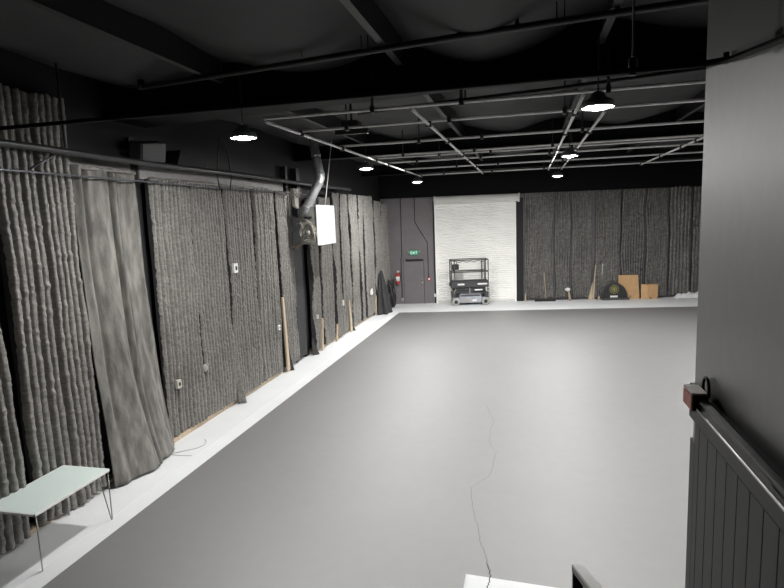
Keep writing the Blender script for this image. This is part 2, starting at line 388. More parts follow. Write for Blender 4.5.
# base plate of raw wood, posts and girt of the left wall
struct(MB().box((-6.46, 8.46, 0), (-6.27, 13.3, .09)).box((-6.46, 15.3, 0), (-6.2, 22, .08)).build('baseboard_left', 'wood'))
struct(MB().box((-6.46, 5, 0), (-6.30, 8.2, .06)).build('baseboard_near', 'wood'))
struct(MB().box((-6.46, 6.9, 4.8), (-6.40, 8.26, 4.97)).box((-6.46, 8.42, 4.72), (-6.36, 14.2, 4.95)).build('trim_2', 'girt'))
struct(MB().box((-6.46, 4.3, 4.6), (-6.42, 6.86, 5.75)).build('trim_3', 'wall_dark'))
for y, w, lab in ((8.27, .15, 'black post between the smooth drape and the ribbed blanket'), (14.28, .14, 'black post just left of the wall heater'), (14.98, .26, 'black post behind the wall heater, reaching the white floor strip')):
    x1 = -6.42 + sx(y) + .03
    tag(MB().box((-6.46, y, 0), (x1, y + w, 5.4), ch=.006).build('wall_post', 'pipe_black'), lab, 'post', 'posts along the left wall')
# pale uncovered boards near the heater
for (ya, yb, za, zb, lab) in ((14.06, 14.28, 4.02, 4.72, 'pale bare board left of the black post beside the heater'), (14.46, 14.8, 4.28, 4.82, 'short pale bare board right of the black post beside the heater')):
    tag(MB().prism([(ya, zb), (yb, zb), (yb - .03, za), (ya + .10, za + .06)], .06, .15, LF).build('bare_board', 'paleboard'), lab, 'board', 'bare boards beside the heater')
MBx = MB(); MBx.prism([(14.42, .1), (14.97, .1), (14.97, 4.0), (14.42, 4.1)], .02, .07, LF)
tag(MBx.build('wall_lining', 'cloth_black'), 'dark lining strip hanging under the wall heater beside the black post', 'lining')

# pipes along the left wall
p = [(-6.06, 3.5, 4.93)] + [(-6.06 + .004 * i, 4 + i, 4.955 + .01 * math.sin(i)) for i in range(16)]
o = thing('wall_pipe', (-6.0, 12, 4.9), 'thick black pipe running along the top of the left wall blankets', 'pipe')
MB().tube(p, .047, 12).build('pipe', 'pipe_dark', o)
for y in (5.9, 9.2, 12.3, 15.5): MB().tube([(-6.03, y, 4.95), (-6.46, y, 4.95)], .02, 8).build('bracket', 'pipe_dark', o)
MB().tube([(-6.1, 6.0, 4.70), (-6.08, 6.42, 4.92)], .014, 8).build('brace', 'rod', o)
for y in (6.2, 10.0): MB().tube([(-6.06, y, 4.99), (-6.06, y, 5.08)], .012, 6).build('stud', 'rod', o)
rod = thing('curtain_rod', (-6.15, 10, 4.6), 'thin steel rod carrying the tops of the left wall blankets', 'rod')
MB().tube([(-6.10, 3.5, 4.66)] + [(-6.13 + (sx(y)), y, 4.66 + .012 * nz(y * .8, 1)) for y in [4 + .5 * q for q in range(23)]], .013, 8).build('rod', 'rod', rod)
for y in (6.9, 8.3, 11, 14.3): MB().tube([(-6.12 + sx(y), y, 4.66), (-6.43 + sx(y), y, 4.66)], .01, 6).build('bracket', 'rod', rod)
# crumpled blanket tops over the rod
for (ya, yb, zc, lab) in ((6.92, 8.15, 4.80, 'crumpled pale top edge of the smooth drape folded over the rod'), (8.5, 12.9, 4.73, 'crumpled pale roll of blanket tops along the rod right of the first black post')):
    b = MB(); n = int((yb - ya) / .05); pts_ = []; rs = []
    for i in range(n + 1):
        y = ya + (yb - ya) * i / n; pts_.append((-6.25 + sx(y) + .02 * nz(y * 5, 2), y, zc + .02 * nz(y * 4, 8))); rs.append(.03 + .022 * nz(y * 9, 4))
    b.tube(pts_, rs, 9); tag(b.build('folded_edge', 'quilt'), lab, 'fabric fold')
# tangled tie wires near the heater and conduit drop at upper left
b = MB(); b.tube([(-6.1, 13.5 + .1 * q, 4.62 + .06 * math.sin(q * 1.7) + .03 * nz(q)) for q in range(13)], .012, 6)
b.tube([(-6.05, 13.8 + .1 * q, 4.68 + .05 * math.cos(q * 1.3)) for q in range(10)], .008, 6)
tag(b.build('tie_wire', 'wire'), 'pale tangled wires strung along the rod beside the wall heater', 'wire')
b = MB(); b.tube([(-6.05, 5.72, 6.28), (-6.0, 6.3, 6.26), (-5.98, 6.46, 6.22), (-5.98, 6.47, 5.9), (-5.98, 6.47, 5.0)], .016, 8)
tag(b.build('conduit', 'pipe_black'), 'black conduit dropping from the ceiling to the wall pipe at upper left', 'conduit')
b = MB(); b.tube([(-6.0, 10.35, 4.6), (-6.02, 10.33, 4.85), (-6.0, 10.36, 5.3), (-5.98, 10.45, 5.6)], .012, 6); b.tube([(-6.0, 10.75, 4.6), (-6.0, 10.85, 4.9), (-5.98, 10.72, 5.4), (-5.98, 10.6, 5.6), (-5.98, 10.45, 5.6)], .012, 6)
tag(b.build('hanging_cord', 'pipe_black'), 'black looped cord hanging above the wall pipe near the nearest left lamp', 'cord')
# tilted boxy fixture on the wall
o = thing('wall_fixture', (-6.3, 8.7, 5.0), 'dark grey boxy fixture tilted down above the wall pipe, left of the nearest left lamp', 'wall fixture')
mtx = Matrix.Translation((-6.10, 8.36, 5.14)) @ Matrix.Rotation(math.radians(12), 4, 'Y') @ Matrix.Rotation(math.radians(8), 4, 'X')
MB().box((-.14, -.31, -.17), (.10, .31, .17), xf=mtx, ch=.015).build('body', 'pipe_dark', o)
MB().box((.10, -.29, -.15), (.112, .29, .15), xf=mtx).build('front_plate', 'pipe_dark', o)
for q in (.2, -.26): MB().box((-.38, q, -.03), (-.13, q + .06, .03), xf=mtx).build('bracket', 'pipe_dark', o)
MB().prism([(9.15, 4.98), (9.62, 4.98), (9.55, 5.28), (9.3, 5.28)], 0.0, .3, LF).build('side_box', 'beam', o)

# small wall boxes and patches
def wallbox(u, z, d, s, name, m, lab, cat, grp=None, hole=True):
    o = thing(name, LF(u, z - s, d), lab, cat, grp)
    MB().prism([(u - s * .8, z - s), (u + s * .8, z - s), (u + s * .8, z + s), (u - s * .8, z + s)], d, d + .05, LF).build('cover_plate', m, o)
    if hole: MB().prism([(u - s * .3, z - s * .45), (u + s * .35, z - s * .45), (u + s * .35, z + s * .4), (u - s * .3, z + s * .4)], d + .045, d + .056, LF).build('opening', 'dark', o)
wallbox(11.0, 2.97, .21, .10, 'outlet_box', 'white', 'small white box with a dark opening, at mid height on the left wall blankets', 'outlet')
wallbox(8.72, 1.07, .21, .075, 'outlet_box', 'paleboard', 'small pale box low on the blanket just right of the smooth drape', 'outlet')
wallbox(12.93, 1.28, .20, .06, 'outlet_box', 'white', 'small pale box low beside the tall bare wood strip', 'outlet')
wallbox(15.5, 1.1, .20, .06, 'outlet_box', 'paleboard', 'small pale box low beside the black post below the heater', 'outlet', hole=False)
wallbox(17.8, 1.16, .20, .09, 'outlet_box', 'paleboard', 'grey patch plate low on the far part of the left wall', 'outlet', hole=False)
o = MB().lathe([(.0, .05), (.06, .048), (.075, .03), (.08, 0)], (-6.42 + sx(9.63) + .19, 9.63, 1.12), 18, axis='x').build('round_cover', 'girt')
tag(o, 'round grey disc patch low on the left wall, right of the low pale box', 'cover')
b = MB(); o_ = []
for q in range(11):
    a = 2 * PI * q / 11; r_ = .13 + .06 * nz(q * 2.2, 5); o_.append((21.45 + r_ * math.cos(a) * 1.4, 1.03 + r_ * math.sin(a)))
b.prism(o_, .20, .225, LF); tag(b.build('torn_patch', 'white'), 'white ragged patch of torn lining low on the far part of the left wall', 'torn patch')
# wood laths showing along the left wall
def lath(y0, y1, w0, w1, z1, lab, d=.16):
    b = MB(); b.prism([(y0 - w0, .01), (y0 + w0, .01), (y1 + w1, z1), (y1 - w1, z1)], d + .0, d + .045, LF)
    return tag(b.build('wood_strip', 'wood'), lab, 'wood strip', 'bare wood strips along the left wall')
lath(13.40, 13.30, .075, .04, 2.0, 'tall bare wood strip left of the wall heater, standing from floor to mid wall', .17)
lath(15.80, 15.93, .05, .02, .98, 'thin bare wood strip first to the right of the black heater post', .19)
lath(17.08, 17.2, .05, .03, .55, 'short bare wood strip second to the right of the heater post', .19)
lath(18.62, 18.48, .09, .03, 1.15, 'bare wood strip third to the right of the heater post, wide at the foot', .19)
lath(21.98, 22.06, .05, .03, .8, 'pale wood strip nearest the leaning black cloth bundle', .19)
# loose dark blanket flaps at the foot
def flap(u, z1, lab, w=.16, d0=.16, out=.16):
    b = MB(); n = 14; vs = []
    for j in range(n + 1):
        t = j / n
        for i in range(9):
            s_ = i / 8 - .5; z = .012 + z1 * t
            vs.append(LF(u + s_ * w * (.35 + .9 * (1 - t)) + .02 * nz(z * 3, u), z, d0 + out * (1 - t) ** 1.5 * (.5 + math.cos(s_ * PI) * .6) + .03 * math.cos(s_ * 9) * (1 - t)))
    b.add(vs, [(j * 9 + i, j * 9 + i + 1, (j + 1) * 9 + i + 1, (j + 1) * 9 + i) for j in range(n) for i in range(8)], 0, True)
    o = b.build('blanket_flap', 'quilt' if z1 > 1 else 'cloth_black', fix=False); m = o.modifiers.new('t', 'SOLIDIFY'); m.thickness = .015
    tag(o, lab, 'fabric flap', 'loose blanket flaps at the foot of the left wall')
flap(10.85, 1.55, 'loose grey blanket flap hanging to the floor below the white wall box')
flap(13.52, 1.0, 'loose black flap at the foot of the tall bare wood strip', .18, .14, .12)
flap(15.3, .5, 'loose black flap at the foot of the black heater post', .3, .13, .14)
flap(18.85, .28, 'tiny black flap at the floor beside the widest bare wood strip', .2, .17, .1)

# cloth bundle and cable coil in the far left corner
b = MB(); n, k = 26, 40; vs = []
for j in range(n + 1):
    t = j / n
    for i in range(k):
        a = 2 * PI * i / k; r_ = (.34 * (1 - t) ** .8 + .05) * (1 + .22 * math.sin(a * 6 + 2 * t) + .12 * nz(a * 2, t * 3))
        vs.append((-5.88 - .10 * t + r_ * math.cos(a) * .7, 22.55 + .15 * t + r_ * math.sin(a) * 1.35, .01 + 1.75 * t ** .9))
b.add(vs, [(j * k + i, j * k + (i + 1) % k, (j + 1) * k + (i + 1) % k, (j + 1) * k + i) for j in range(n) for i in range(k)], 0, True)
b.add(vs[:k], [list(range(k))[::-1]]); b.add(vs[-k:], [list(range(k))])
tag(b.build('cloth_bundle', 'cloth_black'), 'black cloth bundle leaning on the far end of the left wall', 'cloth')
b = MB(); pts_ = []
for i in range(150):
    a = i / 150 * 2 * PI * 6; rr = .36 + .07 * math.sin(i * .9)
    pts_.append((-5.93 + .10 * math.sin(i * .37) + .0008 * i, 23.95 + rr * .85 * math.cos(a), .62 + rr * 1.45 * math.sin(a) * (1 + .1 * nz(i * .2))))
b.tube(pts_, .03, 6); o = b.build('cable_coil', 'cloth_black')
tag(o, 'black tangled cable coil propped in the far left corner left of the grey door', 'cable coil')

# ------------------------------------------------------------------ wall heater
H = thing('wall_heater', (-5.55, 14.5, 3.3), 'box heater with bright white front hung high on the left wall', 'heater')
MB().box((-5.78, 13.86, 3.32), (-5.33, 15.18, 4.30), ch=.015).build('casing', 'heater_side', H)
MB().box((-5.33, 13.84, 3.28), (-5.285, 15.2, 4.33), ch=.012).build('front_panel', 'white_metal', H)['label'] = 'bright white flat front panel'
fan = MB().lathe([(.0, -.02), (.2, -.02), (.21, .03), (.22, .03), (.22, -.01)], (-5.56, 13.86, 3.62), 28, axis='y').build('fan_opening', 'dark', H)
b = MB()
for r_ in (.07, .13, .19, .225):
    b.tube([(-5.56 + r_ * math.cos(a * PI / 12), 13.82, 3.62 + r_ * math.sin(a * PI / 12)) for a in range(25)], .009, 6)
for a in range(8): b.tube([(-5.56, 13.82, 3.62), (-5.56 + .22 * math.cos(a * PI / 4), 13.82, 3.62 + .22 * math.sin(a * PI / 4))], .006, 5)
b.build('fan_guard', 'wire', H)
b = MB(); b.lathe([(.0, .08), (.06, .08), (.075, .0)], (-5.56, 13.84, 3.62), 16, axis='y'); b.build('motor', 'heater_side', H)
b = MB(); b.tube([(-5.74, 13.84, 3.95), (-5.60, 13.8, 3.96), (-5.45, 13.79, 3.86), (-5.39, 13.8, 3.6), (-5.38, 13.82, 3.38)], .013, 6); b.tube([(-5.9, 13.9, 3.86), (-5.75, 13.8, 3.88), (-5.68, 13.79, 3.75)], .01, 6); b.build('cable', 'wire', H)
MB().box((-5.66, 13.83, 3.98), (-5.45, 13.865, 4.04)).build('slot', 'dark', H)
DP = [(-5.66, 13.95, 4.05), (-5.60, 13.92, 4.28), (-5.43, 13.98, 4.60), (-5.27, 14.02, 4.90), (-5.23, 14.04, 5.0), (-5.235, 14.05, 5.12), (-5.34, 14.1, 5.6), (-5.42, 14.12, 6.15)]
fl_ = thing('exhaust_duct', (-5.45, 14.0, 4.2), 'galvanised round duct with an elbow rising from the wall heater to the ceiling', 'duct')
MB().tube(DP, .115, 20).build('duct', 'galv', fl_)
for q in (1, 3, 5, 6):
    b = MB()
    d_ = (Vector(DP[q + 1]) - Vector(DP[q])).normalized() if q < 7 else Vector((0, 0, 1)); c_ = Vector(DP[q]); b.tube([c_ - d_ * .02, c_ + d_ * .02], .124, 20)
    b.build('seam_band', 'galv', fl_)
for q, (xa, ya, xb, yb, lab) in enumerate(((-5.40, 14.75, -5.16, 14.9, 'thin pale hanger rod slanting from the heater to the ceiling, right one'), (-5.5, 14.4, -5.42, 14.45, 'thin dark hanger rod rising from the heater, beside the duct'))):
    tag(MB().tube([(xa, ya, 4.3), (xb, yb, 6.1)], .014 if q == 0 else .008, 7).build('hanger_rod', 'pipe_light' if q == 0 else 'rod', loc=None), lab, 'rod', 'heater hanger rods')
b = MB(); b.tube([(-6.3, 14.0, 3.28), (-5.98, 13.98, 3.26), (-5.75, 13.95, 3.36), (-5.55, 13.95, 3.36)], .035, 10); b.tube([(-5.98, 13.98, 3.19), (-5.98, 13.98, 3.34)], .045, 10)
b.tube([(-6.28, 14.0, 3.28), (-6.2, 13.9, 3.1), (-6.25, 13.8, 2.9), (-6.3, 13.95, 2.7)], .012, 6)
tag(b.build('gas_pipe', 'rust'), 'rusty pipe stub joining the lower left of the wall heater', 'pipe')

# ------------------------------------------------------------------ lamps
LMP = [(-3.94, 7.55, 'lit round ceiling lamp nearest on the left, above the first ribbed blankets'),
       (-3.80, 13.4, 'lit round ceiling lamp beside the duct, middle of the left row'),
       (-3.70, 19.4, 'lit round ceiling lamp farthest of the left row, left of the roll-up door top'),
       (.82, 7.32, 'lit round ceiling lamp largest in view, nearest of the right row'),
       (.90, 13.25, 'lit round ceiling lamp in the middle of the right row'),
       (.98, 20.1, 'lit round ceiling lamp farthest of the right row, above the far wall blankets'),
       (5.75, 7.4, 'lit round ceiling lamp hidden behind the near black wall, nearest'),
       (5.85, 13.3, 'lit round ceiling lamp hidden behind the near black wall, middle'),
       (5.95, 20.0, 'lit round ceiling lamp hidden behind the near black wall, farthest')]
def make_lamp(x, y, lab):
    z = 5.17
    o = thing('ceiling_lamp', (x, y, z), lab, 'lamp', 'round lamps hanging from the ceiling')
    MB().lathe([(.160, z + .015), (.184, z - .052), (.189, z - .052), (.168, z + .03), (.10, z + .06), (.07, z + .12), (.03, z + .14)], (x, y, 0), 28).build('housing', 'housing', o)
    n = 8; MB().lathe([(.158, z + .02)] + [(.155 * math.cos(a * PI / 2 / n), z + .02 - .10 * math.sin(a * PI / 2 / n)) for a in range(n + 1)], (x, y, 0), 28).build('lens', 'lens_far' if y > 18 and x < 2 else 'lens', o)['label'] = 'glowing white lens'
    MB().tube([(x, y, z + .13), (x, y, 6.12)], .01, 7).build('stem', 'pipe_black', o)
    return o
for a in LMP: make_lamp(*a)

# ------------------------------------------------------------------ lighting grid
GZ = 5.42
rows = [(7.85, 'nearest cross pipe of the lighting grid, just beyond the girder'), (9.16, 'second cross pipe of the lighting grid from the front'), (11.35, 'third cross pipe of the lighting grid from the front'),
        (13.52, 'fourth cross pipe of the lighting grid, front one of a close pair'), (14.03, 'fifth cross pipe of the lighting grid, rear one of a close pair'), (15.28, 'sixth cross pipe of the lighting grid'),
        (17.55, 'seventh cross pipe, last but one of the lighting grid'), (20.35, 'farthest cross pipe, closing the lighting grid')]
for i, (y, lab) in enumerate(rows):
    o = thing('grid_pipe', (2.5, y, GZ), lab + ', pale grey', 'pipe', 'cross pipes of the lighting grid')
    x0 = -3.75 + (i % 2) * -.03
    MB().tube([(x0, y, GZ), (XE - .02, y, GZ)], .024, 10).build('pipe', 'pipe_light', o)
    xs = [-2.1, -.86, 1.0, 3.3, 5.6] if i % 2 == 0 else [-2.9, -1.2, .55, 2.6, 4.8]
    for x in xs[:3 if i else 5]:
        MB().box((x - .03, y - .045, GZ - .05), (x + .03, y + .045, GZ + .05), ch=.008).build('clamp', 'pipe_black', o)
        if i == 0 or x == xs[0] or x == xs[2]: MB().tube([(x, y, GZ + .04), (x, y, 5.98)], .012 if i else .025, 7).build('hanger', 'pipe_black', o)
for x, y0, y1, lab in ((-3.72, 7.85, 20.4, 'left side pipe of the lighting grid, running away from the camera beside the left lamps'), (-1.53, 7.85, 20.4, 'lengthwise pipe of the lighting grid above the roll-up door, running away from the camera'),
                       (.70, 7.85, 20.4, 'lengthwise grid pipe just left of the right row of lamps'), (1.13, 9.3, 20.4, 'lengthwise grid pipe just right of the right row of lamps'), (3.65, 13.0, 20.4, 'lengthwise pipe of the lighting grid near the right black wall')):
    o = thing('grid_pipe', (x, (y0 + y1) / 2, GZ - .05), lab, 'pipe', 'lengthwise pipes of the lighting grid')
    MB().tube([(x, y0, GZ - .045), (x, y1, GZ - .045)], .024, 10).build('pipe', 'pipe_light', o)
    for (y, _) in rows:
        if y0 - .1 <= y <= y1 and (int(y * 10) % 3 != 0): MB().box((x - .045, y - .04, GZ - .09), (x + .045, y + .04, GZ - .0), ch=.008).build('clamp', 'pipe_black', o)
b = MB(); b.tube([(-2.5, 8.45, 5.50), (-.95, 8.4, 5.55), (.44, 8.25, 5.57), (2.2, 7.95, 5.6), (6, 7.9, 5.62)], .028, 8)
b.tube([(-.86, 8.4, 5.55), (-.86, 8.4, 5.95)], .014, 6); b.tube([(3.2, 7.93, 5.6), (3.2, 7.93, 6.05)], .014, 6)
tag(b.build('black_pipe', 'pipe_black'), 'black pipe just above the nearest cross pipe of the lighting grid', 'pipe')
b = MB(); b.box((-3.15, 9.6, 5.5), (-2.85, 9.9, 5.62), ch=.02); b.box((-3.3, 9.72, 5.40), (-2.7, 9.78, 5.5)); b.tube([(-3, 9.75, 5.6), (-3, 9.75, 6.0)], .02, 7)
tag(b.build('rig_box', 'pipe_black'), 'small black box on the lighting grid above the duct', 'box')
# sprinkler pipe in front of the girder
SPr = thing('sprinkler_pipe', (-1, 6.9, 5.9), 'long black sprinkler pipe crossing the ceiling in front of the nearest girder', 'pipe')
b = MB(); b.tube([(-5.42, 7.4, 5.92), (-2.8, 7.0, 5.91), (-.74, 6.65, 5.90), (1.6, 6.38, 5.90), (5, 6.0, 5.9)], .038, 10); b.tube([(-5.42, 7.4, 5.89), (-5.42, 7.4, 6.02)], .05, 10); b.build('pipe', 'pipe_black', SPr)
for x, y in ((-4.1, 7.2), (-1.9, 6.86), (.35, 6.53)):
    MB().tube([(x - .04, y, 5.88), (x - .04, y, 6.1)], .008, 6).tube([(x + .04, y, 5.88), (x + .04, y, 6.1)], .008, 6).build('hanger', 'pipe_black', SPr)
for x, y in ((-.1, 6.58), (.9, 6.46)): MB().tube([(x, y, 5.93), (x, y, 6.0)], [.03, .015], 8).build('sprinkler_head', 'pipe_black', SPr)
tag(MB().tube([(-2.75, 6.99, 5.92), (-2.72, 6.7, 6.25), (-2.70, 6.4, 6.24)], .009, 6).build('hanging_cord', 'pipe_black'), 'thin black cord between the ceiling and the sprinkler pipe, above the nearest girder', 'cord')
# conduit close to the near wall
CD = thing('near_conduit', (.5, 1.86, 4.3), 'black conduit turning the corner high on the near black wall and crossing the room', 'conduit')
b = MB(); b.tube([(.551, -1.5, 4.19), (.551, .9, 4.19), (.551, 1.80, 4.303), (.535, 1.85, 4.31), (.50, 1.865, 4.31), (.2, 1.865, 4.31), (-6.46, 1.865, 4.31)], [.0085] * 3 + [.0095] * 3 + [.004], 10); b.build('tube', 'pipe_flat', CD)
MB().tube([(.547, 1.84, 4.30), (.547, 1.84, 4.33)], .008, 8).build('elbow_fitting', 'pipe_black', CD)
MB().tube([(.543, .6, 4.19), (.565, .6, 4.19)], .012, 8).build('clip', 'pipe_black', CD)
MB().tube([(.305, 1.865, 4.295), (.305, 1.865, 4.345)], .0125, 8).build('hanger_sleeve', 'pipe_black', CD)
MB().tube([(.305, 1.865, 4.31), (.305, 1.865, 6.2)], .003, 6).build('hanger_wire', 'pipe_black', CD)

# ------------------------------------------------------------------ near wall: grooved panel, handrail
b = MB(); g0 = 1.95; gp = .0868; ztop = 3.18
ys = [2.05]; edges = [g0 - gp * k for k in range(34)]
b.box((.545, -1.2, ztop + .002), (.562, 2.075, 3.30))                 # top rail of the panelling
prev = 2.0
b.box((.5525, 2.03, 0), (.562, 2.080, 3.10)); b.box((.556, 2.0, 0), (.562, 2.03, 3.07))
for e in edges:
    b.box((.545, e + .0025, 0), (.562, prev, ztop)); b.box((.552, e - .0025, 0), (.562, e + .0025, ztop)); prev = e - .0025
struct(b.build('trim_4', 'panel'))
HR = thing('wall_handrail', (.52, 1.0, 3.25), 'dark handrail with a red and cream end block on the near black wall', 'handrail')
MB().box((.510, -1.0, 3.298), (.535, 1.85, 3.312), ch=.004).build('top_rail', 'rail_grey', HR)
MB().box((.520, -1.0, 3.275), (.535, 1.85, 3.298)).build('web', 'guard_dark', HR)
MB().tube([(.500, -1.0, 3.289), (.500, 1.82, 3.289)], .003, 8).build('lower_bar', 'leg_steel', HR)
MB().box((.496, 1.85, 3.272), (.540, 1.945, 3.325), ch=.003).build('end_block', 'guard_dark', HR)
MB().box((.491, 1.852, 3.274), (.496, 1.945, 3.322)).build('end_plate', 'redwood', HR)['label'] = 'reddish side plate'
MB().box((.492, 1.85, 3.325), (.535, 1.945, 3.331)).build('cap', 'cream', HR)['label'] = 'cream top cap'
for y in (.2, 1.3): MB().box((.52, y - .03, 3.285), (.562, y + .03, 3.31)).build('bracket', 'pipe_black', HR)
b = MB(); b.tube([(.548, 1.91 + .03 * math.cos(a * PI / 8), 3.325 + .04 * math.sin(a * PI / 8)) for a in range(-1, 10)], .005, 7); b.build('bracket_loop', 'pipe_black', HR)

GR = thing('guard_rail', (.21, 1.8, 0), 'stair guard rail end, lamplight painted into its grey top, at the bottom edge of the photo', 'guard rail')
a0, a1 = Vector((.212, 2.5, 2.295)), Vector((.235, .95, 3.10))
MB().bar(a0 + Vector((0, 0, .004)), a1 + Vector((0, 0, .004)), .046, .012).build('top_rail', 'guard', GR)  # lamp reflection on the dark rail put into this lighter grey strip
MB().bar(a0 - Vector((0, 0, .012)), a1 - Vector((0, 0, .012)), .046, .02).build('rail_body', 'rail_grey', GR)
for y, x in ((2.475, .212), (1.0, .234)): MB().box((x - .022, y - .024, 0), (x + .022, y + .024, 2.28 if y > 2 else 3.04)).build('post', 'guard_dark', GR)
MB().bar(a0 - Vector((0, 0, .9)), a1 - Vector((0, 0, .9)), .04, .03).build('lower_rail', 'guard_dark', GR)

# ------------------------------------------------------------------ table
T = thing('side_table', (-5.88, 5.5, 0), 'long low table with pale green top and thin steel hairpin legs by the left wall', 'table')
x0, x1, y0, y1, zt = -6.21, -5.46, 4.86, 6.06, .72
MB().box((x0 + .012, y0 + .012, zt - .012), (x1 - .012, y1 - .012, zt + .002)).build('tabletop', 'tabletop', T)
MB().box((x0, y0, zt - .03), (x0 + .012, y1, zt)).box((x1 - .012, y0, zt - .03), (x1, y1, zt)).box((x0, y0, zt - .03), (x1, y0 + .012, zt)).box((x0, y1 - .012, zt - .03), (x1, y1, zt)).box((x0 + .01, y0 + .01, zt - .026), (x1 - .01, y1 - .01, zt - .014)).build('edge_trim', 'white_metal', T)
for cx, cy in ((x1 - .04, y0 + .05), (x1 - .04, y1 - .04), (x0 + .04, y0 + .05), (x0 + .04, y1 - .04)):
    ix = -.075 if cx > -5.9 else .075; iy = .07 if cy < 5.5 else -.07
    ox, oy = cx - ix * .25, cy - iy * .25
    fx, fy = ox + ix * .12, oy + iy * .12
    b = MB(); b.tube([(ox, oy, zt - .02), (fx - ix * .06, fy - iy * .06, .02), (fx, fy, .007), (fx + ix * .06, fy + iy * .06, .02), (ox + ix * 1.15, oy + iy * 1.15, zt - .02)], .0075, 8)
    b.box((min(ox, ox + ix * 1.15) - .012, min(oy, oy + iy * 1.15) - .012, zt - .033), (max(ox, ox + ix * 1.15) + .012, max(oy, oy + iy * 1.15) + .012, zt - .027)); b.build('leg', 'leg_steel', T)
# thin cord and scraps on the white strip
tag(MB().tube([(-6.0, 8.15, .006), (-5.85, 8.28, .006), (-5.72, 8.4, .006), (-5.66, 8.55, .006), (-5.7, 8.7, .006), (-5.8, 8.8, .006)], .005, 6).tube([(-6.1, 8.1, .006), (-5.9, 8.08, .006), (-5.62, 8.1, .006)], .004, 6).build('floor_cord', 'girt'), 'thin grey cord on the white floor strip at the foot of the smooth drape', 'cord')
tag(MB().box((-6.02, 7.45, .002), (-5.93, 7.58, .02), ch=.004).build('paper_scrap', 'white'), 'small white scrap under the hem of the smooth drape', 'scrap')

# ------------------------------------------------------------------ far wall: doors and fittings
D1 = MB().box((-1.38, 0, .01), (-.47, .045, 2.02), xf=FW).build('door_1', 'wall_grey'); struct(D1)
MB().box((-1.46, 0, 0), (-1.395, .03, 2.09), xf=FW).box((-.455, 0, 0), (-.39, .03, 2.09), xf=FW).box((-1.46, 0, 2.035), (-.39, .03, 2.10), xf=FW).build('frame', 'wall_grey', D1)
MB().box((-1.395, .0, 0), (-1.375, .012, 2.03), xf=FW).box((-.475, .0, 0), (-.455, .05, 2.03), xf=FW).build('gap', 'dark', D1)
b = MB(); b.box((-1.28, .045, 1.96), (-.5, .09, 2.045), xf=FW); b.box((-.62, .09, 1.985), (-.5, .12, 2.03), xf=FW); b.build('closer', 'dark', D1)
b = MB(); b.lathe([(.0, .055), (.028, .05), (.03, .0)], (0, 0, 0), 14, axis='y', xf=lambda x, y, z: FW(x - .555, -y + .045, z + 1.13)); b.lathe([(.0, .075), (.03, .07), (.03, .04), (.012, .03), (.012, 0)], (0, 0, 0), 14, axis='y', xf=lambda x, y, z: FW(x - .555, -y + .045, z + .98)); b.build('handle', 'steel', D1)
D2 = MB(); NS = 46; z0, z1 = .02, 4.50; vs = []
pr = []
for i in range(NS):
    za = z0 + (z1 - z0) * i / NS; zb = z0 + (z1 - z0) * (i + 1) / NS; h = zb - za
    for t, d in ((0, .03), (.08, .045), (.3, .062), (.6, .062), (.85, .045), (.96, .03)): pr.append((za + h * t, d))
pr.append((z1, .03))
for (z, d) in pr: vs += [FW(.14, d, z), FW(3.62, d, z)]
D2.add(vs, [(2 * i, 2 * i + 1, 2 * i + 3, 2 * i + 2) for i in range(len(pr) - 1)], 0)
D2.box((.14, .0, .02), (3.62, .02, z1), xf=FW)
d2 = struct(D2.build('door_2', 'rollup', fix=False))
b = MB(); hp = [(4.47, .0), (4.47, .26), (4.50, .33), (4.58, .37), (4.68, .37), (4.76, .34), (4.80, .27), (4.80, .0)]
b.prism([(p_[1], p_[0]) for p_ in hp], .12, 3.76, lambda d, z, u: FW(u, d, z)); b.build('hood', 'hood', d2)
MB().prism([(0, 4.40), (.40, 4.45), (.40, 4.82), (0, 4.82)], .06, .12, lambda d, z, u: FW(u, d, z)).prism([(0, 4.44), (.40, 4.44), (.40, 4.82), (0, 4.82)], 3.76, 3.80, lambda d, z, u: FW(u, d, z)).build('end_cap', 'hood', d2)
MB().box((.07, 0, 0), (.15, .10, 4.45), xf=FW).box((3.60, 0, 0), (3.68, .10, 4.45), xf=FW).build('guide', 'rollup', d2)
MB().box((.14, .03, .005), (3.62, .09, .10), xf=FW).build('bottom_bar', 'hood', d2)
struct(MB().box((3.70, 0, 0), (4.0, .07, 4.62), xf=FW).box((.0, 0, 0), (.06, .05, 4.62), xf=FW).build('trim_5', 'wall_dark'))
# exit sign
X = thing('exit_sign', FW(-.90, .05, 2.22), 'small green exit sign above the grey door', 'sign')
MB().box((-1.08, 0, 2.24), (-.70, .09, 2.44), xf=FW, ch=.01).build('sign_box', 'green', X)
b = MB()
def stroke(x0_, z0_, x1_, z1_, w=.016):
    a = Vector((x0_, z0_)); c_ = Vector((x1_, z1_)); d_ = (c_ - a).normalized(); n_ = Vector((-d_.y, d_.x)) * w / 2
    b.prism([a + n_, c_ + n_, c_ - n_, a - n_], .088, .096, FWp)
L0, hz0, hz1, wd = -1.035, 2.285, 2.395, .055
x_ = L0
for s_ in ((x_, hz0, x_, hz1), (x_, hz0, x_ + wd, hz0), (x_, (hz0 + hz1) / 2, x_ + wd * .8, (hz0 + hz1) / 2), (x_, hz1, x_ + wd, hz1)): stroke(*s_)
x_ += .085
for s_ in ((x_, hz0, x_ + wd, hz1), (x_, hz1, x_ + wd, hz0)): stroke(*s_)
x_ += .095; stroke(x_, hz0, x_, hz1)
x_ += .04
for s_ in ((x_, hz1, x_ + wd * 1.1, hz1), (x_ + wd * .55, hz0, x_ + wd * .55, hz1)): stroke(*s_)
b.build('lettering', 'exit_white', X)
for u in (-1.14, -.64):
    b = MB(); b.lathe([(.0, .10), (.045, .09), (.05, .05), (.03, 0)], (0, 0, 0), 14, axis='y', xf=lambda x, y, z, u=u: FW(x + u, -y, z + 2.37)); b.build('side_lamp', 'girt', X)
